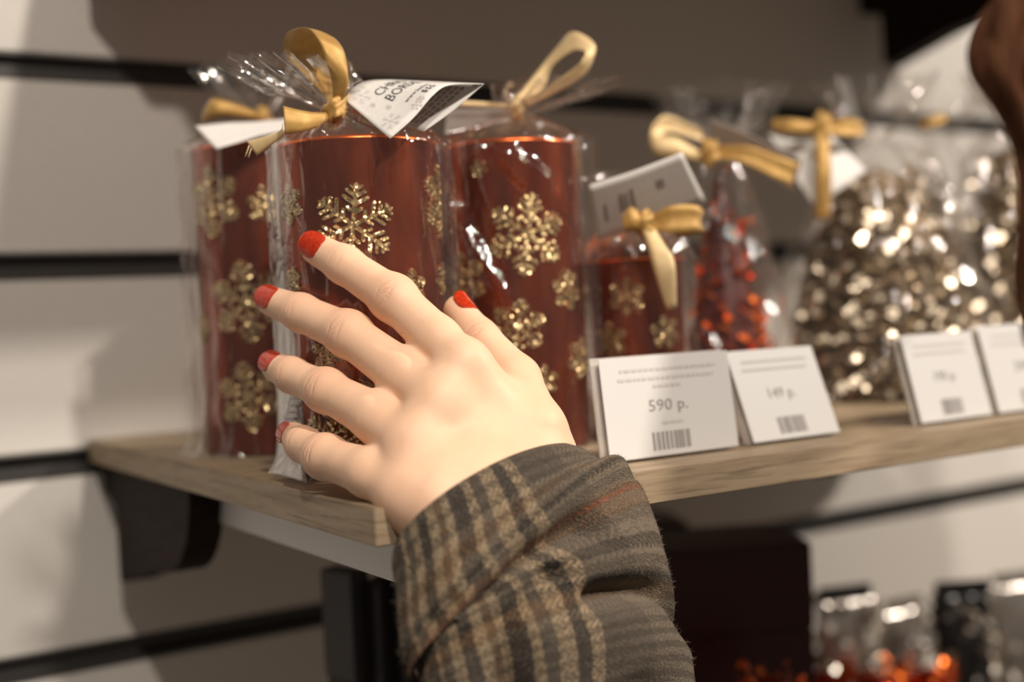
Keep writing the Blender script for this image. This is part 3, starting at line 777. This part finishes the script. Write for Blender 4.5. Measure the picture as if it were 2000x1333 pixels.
def pouch(label, px, py, d, w_, m1, seed):
    """crinkled foil pouch with a sealed top"""
    p = P(px, py, d); H = p.z - ZL; V, F = [], []; nu, nv = 40, 26
    for j in range(nv + 1):
        f = j / nv
        for i in range(nu):
            a = 2 * PI * i / nu
            dp = w_ * .34 * (1 - f ** 3) + .001; ww = w_ * .5 * (1 - .12 * math.sin(PI * f))
            k = .0035 * nz(math.cos(a) * 3 + seed, math.sin(a) * 3, f * 9)
            V.append(((ww + k) * math.cos(a), (dp + k) * math.sin(a), max(.0005, H * f)))
    for j in range(nv):
        for i in range(nu):
            k = (i + 1) % nu; F.append((j * nu + i, j * nu + k, (j + 1) * nu + k, (j + 1) * nu + i))
    F.append(tuple(range(nu))[::-1]); F.append(tuple(range(nv * nu, nv * nu + nu)))
    t = thing('foil_pouch', label, 'pouch', (p.x, p.y, ZL), 'foil pouches on the lower shelf'); t.rotation_euler = (0, 0, -.5 + .2 * (seed % 3))
    mesh_obj('pouch_body', V, F, m1, t)
    fo = facets('foil_leaves', t, M['silver_tinsel'] if seed % 2 else M['silver'], 150, lambda q: w_ * .45, H, (.012, .008), random.Random(seed), w_ * .10)
    bm_obj('seal_strip', box_bm(-w_ * .45, w_ * .45, -.002, .002, H, H + .012, .0008), M['black_foil'] if seed % 2 else M['silver'], t)
    return t
pouch('dark silver foil pouch nearest the maroon box on the lower shelf', 1650, 1170, 1.16, .06, M['silver'], 1)
pouch('black topped foil pouch, second from the maroon box on the lower shelf', 1765, 1190, 1.26, .055, M['silver'], 2)
pouch('black foil pouch, third from the maroon box on the lower shelf', 1880, 1160, 1.16, .058, M['black_foil'], 3)
pouch('silver foil pouch at the lower right corner', 1985, 1140, 1.26, .06, M['silver'], 4)
def bauble(label, px, py, d, r, seed):
    p = P(px, py, d)
    t = thing('red_bauble', label, 'bauble', (p.x, p.y, p.z), 'red foil baubles on a stand')
    V, F = lathe([(max(.0004, r * math.sin(PI * i / 16)), -r * math.cos(PI * i / 16)) for i in range(17)], 24)
    mesh_obj('ball', V, F, M['red_foil'], t)
    facets('foil_leaves', t, M['red_tinsel'], 46, lambda q: r * .98, r * 1.2, (.007, .006), random.Random(seed), r * .05)
    H = p.z - ZL - r
    V, F = lathe([(.001, -r - H), (.02, -r - H), (.02, -r - H + .004), (.004, -r - H + .008), (.004, -r * .98)], 16)
    mesh_obj('stand', V, F, M['dark_red'], t)
for i, (px, py, d) in enumerate(((1508, 1392, .86), (1610, 1362, 1.04), (1712, 1366, 1.06), (1815, 1355, 1.08))):
    bauble('red foil bauble, %s from the sleeve along the bottom of the picture' % ('first', 'second', 'third', 'fourth')[i], px, py, d, .022, 50 + i)

# ------------------------------------------------------------------ the hand (one continuous surface)
def J(px, py, d, r): return (np.array(P(px, py, d)), r * d / FPX)
FING = {
 'index':  [J(906, 716, .563, 47), J(855, 664, .574, 45), J(769, 583, .587, 42.5), J(672, 517, .600, 36.5), J(619, 487, .610, 31)],
 'middle': [J(858, 790, .555, 49), J(786, 731, .570, 48), J(680, 652, .588, 41.5), J(588, 611, .606, 36), J(533, 590, .621, 29.5)],
 'ring':   [J(808, 872, .546, 49), J(733, 815, .562, 48), J(637, 763, .584, 39), J(570, 733, .602, 33.5), J(540, 718, .616, 29)],
 'pinky':  [J(790, 964, .533, 47), J(722, 925, .546, 47), J(636, 893, .570, 40), J(592, 868, .589, 33.5), J(574, 853, .604, 28)],
 'thumb':  [J(1046, 838, .568, 55), J(1008, 742, .590, 47), J(938, 662, .606, 36.5), J(895, 606, .617, 29)],
}
WR = [J(1046, 905, .566, 66), J(985, 925, .552, 68), J(915, 950, .537, 66), J(850, 984, .527, 60)]
ARM = [J(1050, 925, .580, 62), J(1080, 1150, .572, 54), J(862, 1010, .531, 60), J(950, 1180, .546, 52)]
def cone_sdf(p, a, b):
    (A, ra), (B, rb) = a, b
    ba = B - A; pa = p - A
    t = np.clip((pa @ ba) / (ba @ ba), 0, 1)
    return np.linalg.norm(pa - t[:, None] * ba, axis=1) - (ra + (rb - ra) * t)
def smin(a, b, k):
    h = np.maximum(k - np.abs(a - b), 0) / k
    return np.minimum(a, b) - h * h * k * .25
def hand_sdf(p):
    p = p.astype(np.float64)
    palm = None
    order = [('index', 0), ('middle', 1), ('ring', 2), ('pinky', 3)]
    for nme, wi in order:
        d = cone_sdf(p, FING[nme][0], WR[wi]); palm = d if palm is None else smin(palm, d, .012)
    # web between the knuckles keeps the back of the hand closed
    for (a, b) in (('index', 'middle'), ('middle', 'ring'), ('ring', 'pinky')):
        A, ra = FING[a][0]; B, rb = FING[b][0]
        palm = smin(palm, cone_sdf(p, (A, ra * .93), (B, rb * .93)), .011)
    th = FING['thumb']
    palm = smin(palm, cone_sdf(p, th[0], WR[0]), .010)
    palm = smin(palm, cone_sdf(p, (th[0][0] + np.array(FWD) * .006, th[0][1] * .9), (FING['index'][0][0] + np.array(FWD) * .006, FING['index'][0][1] * .7)), .007)
    arm = smin(cone_sdf(p, ARM[0], ARM[1]), cone_sdf(p, ARM[2], ARM[3]), .045)
    arm = smin(arm, cone_sdf(p, ((ARM[0][0] + ARM[2][0]) / 2, ARM[0][1]), ((ARM[1][0] + ARM[3][0]) / 2, ARM[1][1])), .02)
    palm = smin(palm, arm, .022)
    h = palm
    for nme in ('index', 'middle', 'ring', 'pinky', 'thumb'):
        ch = FING[nme]; f = None
        for i in range(len(ch) - 1):
            d = cone_sdf(p, ch[i], ch[i + 1]); f = d if f is None else smin(f, d, .004)
        if nme != 'thumb':                                  # knuckle swell
            A, r = ch[2]; f = smin(f, np.linalg.norm(p - (A - np.array(FWD) * r * .06), axis=1) - r * .95, .006)
        h = smin(h, f, .0042)
    return h
def surface_nets(lo, hi, st):
    n = np.ceil((hi - lo) / st).astype(int) + 1
    ax = [lo[i] + st * np.arange(n[i]) for i in range(3)]
    G = np.empty(n)
    for i in range(n[0]):
        yy, zz = np.meshgrid(ax[1], ax[2], indexing='ij')
        pts = np.stack([np.full(yy.size, ax[0][i]), yy.ravel(), zz.ravel()], 1)
        G[i] = hand_sdf(pts).reshape(n[1], n[2])
    c = [G[a:n[0] - 1 + a, b:n[1] - 1 + b, d:n[2] - 1 + d] for a in (0, 1) for b in (0, 1) for d in (0, 1)]
    ins = sum((q < 0).astype(int) for q in c); act = (ins > 0) & (ins < 8)
    idx = -np.ones(act.shape, int); cells = np.argwhere(act); idx[act] = np.arange(len(cells))
    V = lo + (cells + .5) * st
    for _ in range(5):
        d = hand_sdf(V); e = 2e-4
        gr = np.stack([hand_sdf(V + np.eye(3)[k] * e) - hand_sdf(V - np.eye(3)[k] * e) for k in range(3)], 1) / (2 * e)
        V = V - (d / np.maximum((gr ** 2).sum(1), .2))[:, None] * gr * .8
    F = []
    S_ = G < 0
    for axn in range(3):
        sl0 = [slice(None)] * 3; sl1 = [slice(None)] * 3
        sl0[axn] = slice(0, -1); sl1[axn] = slice(1, None)
        ch = S_[tuple(sl0)] != S_[tuple(sl1)]
        e = np.argwhere(ch); b, cc = [(1, 2), (2, 0), (0, 1)][axn]
        e = e[(e[:, b] > 0) & (e[:, cc] > 0) & (e[:, b] < n[b] - 1) & (e[:, cc] < n[cc] - 1)]
        ib = np.zeros(3, int); ib[b] = 1; ic = np.zeros(3, int); ic[cc] = 1
        q = [idx[tuple((e - o_).T)] for o_ in (ib * 0, ib, ib + ic, ic)]
        f = np.stack(q, 1); flip = S_[tuple(e.T)]
        f[flip] = f[flip]
        f[~flip] = f[~flip][:, ::-1]
        F.append(f)
    return V, np.concatenate(F)
allp = np.array([q[0] for ch in FING.values() for q in ch] + [q[0] for q in ARM] + [q[0] for q in WR])
lo = allp.min(0) - .030; hi = allp.max(0) + .030
HV, HF = surface_nets(lo, hi, .0011)
person = thing('person', 'arm in brown plaid wool sleeve, hand with red nails reaching to the middle candle', 'person', tuple(P(965, 985, .56)))
hand = mesh_obj('hand', HV, HF, M['skin'])
# redness and creases at the finger joints
tint = np.zeros(len(HV)); crs = np.zeros(len(HV))
for nme, ch in FING.items():
    js = (2, 3) if nme != 'thumb' else (2,)
    for ji in js:
        A, r = ch[ji]; ax_ = ch[ji + 1][0] - ch[ji - 1][0]; ax_ /= np.linalg.norm(ax_)
        rel = HV - A; s = rel @ ax_; rad = np.linalg.norm(rel - s[:, None] * ax_, axis=1)
        near = (rad < r * 1.25)
        back = ((rel @ -np.array(FWD)) > 0) * near
        k = 1. if ji == 2 else .5
        tint = np.maximum(tint, back * np.exp(-(s / (r * .55)) ** 2) * .30 * k)
        side = rel @ np.cross(ax_, np.array(FWD))
        for off in (-.28, -.05, .2):
            crs += back * np.exp(-((s - off * r - .06 * r * np.sin(side / r * 4 + off * 9)) / .00065) ** 2) * np.exp(-(side / (r * (.5 if ji == 2 else .45))) ** 2) * .9 * k
    A, r = ch[-1]
    rel = HV - A; tint = np.maximum(tint, np.exp(-(np.linalg.norm(rel, axis=1) / (r * 1.2)) ** 2) * .35)
for (px, py, d) in ((905, 700, .57), (840, 775, .57), (795, 860, .57), (775, 950, .565)):
    tint = np.maximum(tint, .25 * np.exp(-(np.linalg.norm(HV - np.array(P(px, py, d)), axis=1) / .010) ** 2))
me = hand.data
for nme, arr in (('tint', tint), ('crease', crs)):
    at = me.attributes.new(nme, 'FLOAT', 'POINT'); at.data.foreach_set('value', arr.astype(np.float32))
adopt(hand, person)
def nail(pc, dorsal_px, width_f, length, roll=0.):
    (A, ra), (B, rb) = pc                                   # last joint -> tip
    ax_ = Vector(B - A).normalized(); toward = (Vector(CAMPOS) - Vector(B)).normalized()
    up = (RIGHT * dorsal_px[0] + DOWN * dorsal_px[1]).normalized() * dorsal_px[2] + toward
    up = (up - ax_ * up.dot(ax_)).normalized(); sd_ = ax_.cross(up)
    V, F = [], []; nu, nv = 14, 16
    Rn = rb * 1.0; tip = Vector(B) + ax_ * rb * .74; L = length * rb
    for lay in (0, 1):
        for j in range(nv + 1):
            f = 1 - j / nv; s = -L * f                      # f 0 at the free edge, 1 at the cuticle
            wf = width_f * .92
            # rounded outline at both ends
            e = max(.04, (1 - abs(2 * f - 1) ** 2.8)) ** (1 / 2.3)
            for i in range(nu + 1):
                q = (i / nu * 2 - 1) * wf * e
                back_ = max(0., -s - rb * .74)
                rad = rb + (ra - rb) * min(1, back_ / np.linalg.norm(B - A)) + (.0009 if lay else -.0003) - (.0008 * f ** 3 if lay else 0)
                drop = 0.
                V.append(tip + ax_ * s + (up * math.cos(q) + sd_ * math.sin(q)) * rad - up * drop)
    n1 = (nu + 1) * (nv + 1)
    for j in range(nv):
        for i in range(nu):
            q = j * (nu + 1) + i
            F.append((n1 + q, n1 + q + 1, n1 + q + nu + 2, n1 + q + nu + 1)); F.append((q, q + nu + 1, q + nu + 2, q + 1))
    ring = [i for i in range(nu + 1)] + [j * (nu + 1) + nu for j in range(1, nv + 1)] + [nv * (nu + 1) + i for i in range(nu - 1, -1, -1)] + [j * (nu + 1) for j in range(nv - 1, 0, -1)]
    for a, b in zip(ring, ring[1:] + ring[:1]): F.append((a, b, n1 + b, n1 + a))
    bm = bmesh.new(); vs = [bm.verts.new(v) for v in V]
    for f in F: bm.faces.new([vs[i] for i in f])
    bmesh.ops.recalc_face_normals(bm, faces=bm.faces)
    return adopt(bm_obj('fingernail', bm, M['nail'], None, True), person)
nail((FING['index'][3], FING['index'][4]), (-.3, -.5, .3), 1.0, 1.75)
nail((FING['middle'][3], FING['middle'][4]), (-.3, -.6, .3), .98, 1.75)
nail((FING['ring'][3], FING['ring'][4]), (-.3, -.6, .30), .95, 1.65)
nail((FING['pinky'][3], FING['pinky'][4]), (-1, -.35, 1.2), .85, 1.4)
nail((FING['thumb'][2], FING['thumb'][3]), (1, -.5, 1.3), .95, 1.8)

# ------------------------------------------------------------------ the sleeve
ctr = [(966, 985, .543, 203, 106), (1000, 1052, .543, 222, 114), (1035, 1110, .544, 240, 116), (1062, 1165, .544, 256, 120), (1080, 1245, .542, 260, 124), (1094, 1333, .540, 262, 128), (1112, 1450, .536, 270, 132), (1130, 1580, .530, 280, 136)]
NV_, NU_ = 190, 240
cs = spline(ctr, NV_)
C3 = np.array([np.array(P(c[0], c[1], c[2])) for c in cs])
V, UV, F = [], [], []
L = 0
def seg_d(px, py, pts):
    best = 1e9
    for (x0, y0), (x1, y1) in zip(pts, pts[1:]):
        ex, ey = x1 - x0, y1 - y0
        t = max(0, min(1, ((px - x0) * ex + (py - y0) * ey) / (ex * ex + ey * ey)))
        best = min(best, math.hypot(px - x0 - t * ex, py - y0 - t * ey))
    return best
# folds in the cloth: (line in sleeve space s across -1..1, v along metres), depth, width
folds = [([(-.66, .044), (-.2, .040), (.22, .041)], -.0105, .0052), ([(.08, .064), (.5, .065), (.8, .066), (.93, .080)], -.0105, .0050),
         ([(-.22, .052), (-.58, .062), (-.68, .080), (-.62, .11)], -.0085, .0050), ([(-.6, .026), (.0, .024), (.7, .022)], .003, .012),
         ([(.1, .053), (.6, .052)], .0038, .009), ([(-.25, .080), (.5, .088)], .005, .014), ([(.95, .05), (.97, .10)], .003, .012),
         ([(-.2, .115), (.3, .105), (.6, .112)], -.006, .006)]
sk = np.array(RIGHT)
for i in range(NV_):
    if i: L += np.linalg.norm(C3[i] - C3[i - 1])
    T = C3[min(i + 1, NV_ - 1)] - C3[max(i - 1, 0)]; T /= np.linalg.norm(T)
    X = np.array((1., .12, 0)); X = X - T * (X @ T); X /= np.linalg.norm(X)
    Yv = np.cross(T, X)
    if Yv @ np.array(FWD) > 0: Yv = -Yv                      # towards the lens
    hw = cs[i][3] * cs[i][2] / FPX / (X @ np.array(RIGHT)) * (.86 + .07 * min(1, i / 90)); ht = cs[i][4] * cs[i][2] / FPX
    for j in range(NU_):
        a = 2 * PI * j / NU_; ca, sa = math.cos(a), math.sin(a)
        s = ca                                               # -1 left .. 1 right
        off = 0
        if sa > -.3:
            for pts, am, wd in folds:
                q = [(x * .045, y) for x, y in pts]
                d = seg_d(s * .045, L, q)
                off += am * math.exp(-(d / wd) ** 2) * min(1, (sa + .3) / .5)
        off += .0016 * nz(ca * 2.2, sa * 2.2, L * 28) + .0008 * nz(ca * 5, sa * 5, L * 60)
        if i < 6: off -= .0016 * (1 - i / 6) ** 2            # rolled cuff edge
        tilt = .10 * ca * hw if i < 0 else 0
        skew = T * (.006 * ca * max(0, 1 - L / .05) - .017 * max(sa, -.3))        # cuff mouth bows over the wrist
        V.append(C3[i] + X * (hw + off) * ca + Yv * (ht + off) * sa + skew)
        UV.append(((.5 * PI - abs(((a + PI / 2) % (2 * PI)) - PI)) * 0 + (a / (2 * PI)) * .27, L + .010 * math.sin(a) * 0))
for i in range(NV_ - 1):
    for j in range(NU_ - 1):
        F.append((i * NU_ + j, i * NU_ + j + 1, (i + 1) * NU_ + j + 1, (i + 1) * NU_ + j))
    F.append((i * NU_ + NU_ - 1, i * NU_, (i + 1) * NU_, (i + 1) * NU_ + NU_ - 1))
sl = mesh_obj('sleeve', V, F, M['plaid'], uvs=UV)
md = sl.modifiers.new('thick', 'SOLIDIFY'); md.thickness = .0026; md.offset = -1
adopt(sl, person)

# loose wool fibres standing off the cloth
rf_ = random.Random(77); FV, FF = [], []
VA = np.array(V).reshape(NV_, NU_, 3)
for q in range(9000):
    i = rf_.randrange(1, NV_ - 40); j = rf_.randrange(NU_)
    p = VA[i, j]; n_ = np.cross(VA[i, (j + 1) % NU_] - p, VA[i + 1, j] - p); n_ /= np.linalg.norm(n_) + 1e-12
    if n_ @ (p - C3[i]) < 0: n_ = -n_
    dr = n_ * rf_.uniform(.3, 1) + np.array([rf_.gauss(0, .6) for _ in range(3)]); dr /= np.linalg.norm(dr)
    ln = rf_.uniform(.0008, .0024); sd_ = np.cross(dr, n_ + .1); sd_ /= np.linalg.norm(sd_) + 1e-9
    b = len(FV); m0 = p + dr * ln * .6; e0 = m0 + (dr + np.array([rf_.gauss(0, .5) for _ in range(3)])) * ln * .5
    FV += [p - sd_ * .00006, p + sd_ * .00006, m0 + sd_ * .00005, m0 - sd_ * .00005, e0]; FF += [(b, b + 1, b + 2, b + 3), (b + 3, b + 2, b + 4)]
M['fuzz'] = mat('wool_fuzz', (.22, .18, .14), .9)
fz_ = tag(mesh_obj('wool_fibres', FV, FF, M['fuzz']), kind='stuff'); fz_.parent = sl
fz_.matrix_parent_inverse = Matrix.Identity(4); fz_.location = (0, 0, 0)

# ------------------------------------------------------------------ hair of another shopper at the right edge
def hair_mass():
    """wavy locks that hang from a head above the frame"""
    bm = bmesh.new(); rnd = random.Random(12)
    ctrp = [(2420, -900, .47, 330), (2300, -620, .46, 300), (2180, -330, .445, 190), (2080, -60, .43, 110), (2040, 40, .43, 112), (2006, 140, .43, 98), (2030, 230, .43, 72), (2040, 330, .43, 46), (2036, 450, .43, 44), (2034, 560, .43, 48), (2036, 650, .43, 42), (2052, 760, .43, 20)]
    q = spline(ctrp, 90)
    for L_ in range(46):
        a0 = rnd.uniform(0, 2 * PI); rr0 = math.sqrt(rnd.random()) * .86; end = 90 - int(rnd.random() ** 2 * 22); tw = rnd.uniform(-.8, .8); ph = rnd.uniform(0, 6); rings = []
        for i in range(0, end):
            px, py, d, r = q[i]; rad = r * d / FPX; f = i / (end - 1)
            a = a0 + tw * f * 2.2
            off = rad * rr0 * (1 + .10 * math.sin(i * .25 + ph))
            c = P(px, py, d) + RIGHT * off * math.cos(a) + FWD * off * .8 * math.sin(a)
            w_ = max(.0006, min(rad * .24, .0075) * (1 - f ** 6) + .0004)
            rings.append([bm.verts.new(c + RIGHT * w_ * math.cos(k * PI / 4) + FWD * w_ * math.sin(k * PI / 4)) for k in range(8)])
        for A, B in zip(rings, rings[1:]):
            for k in range(8): bm.faces.new((A[k], A[(k + 1) % 8], B[(k + 1) % 8], B[k]))
        bm.faces.new(rings[0]); bm.faces.new(rings[-1][::-1])
    bmesh.ops.recalc_face_normals(bm, faces=bm.faces)
    return bm
h2 = thing('person', 'person at the right edge, only their auburn hair in view', 'person', tuple(P(2040, 760, .43)))
tag(adopt(bm_obj('hair', hair_mass(), M['hair'], None, True), h2), kind='stuff')
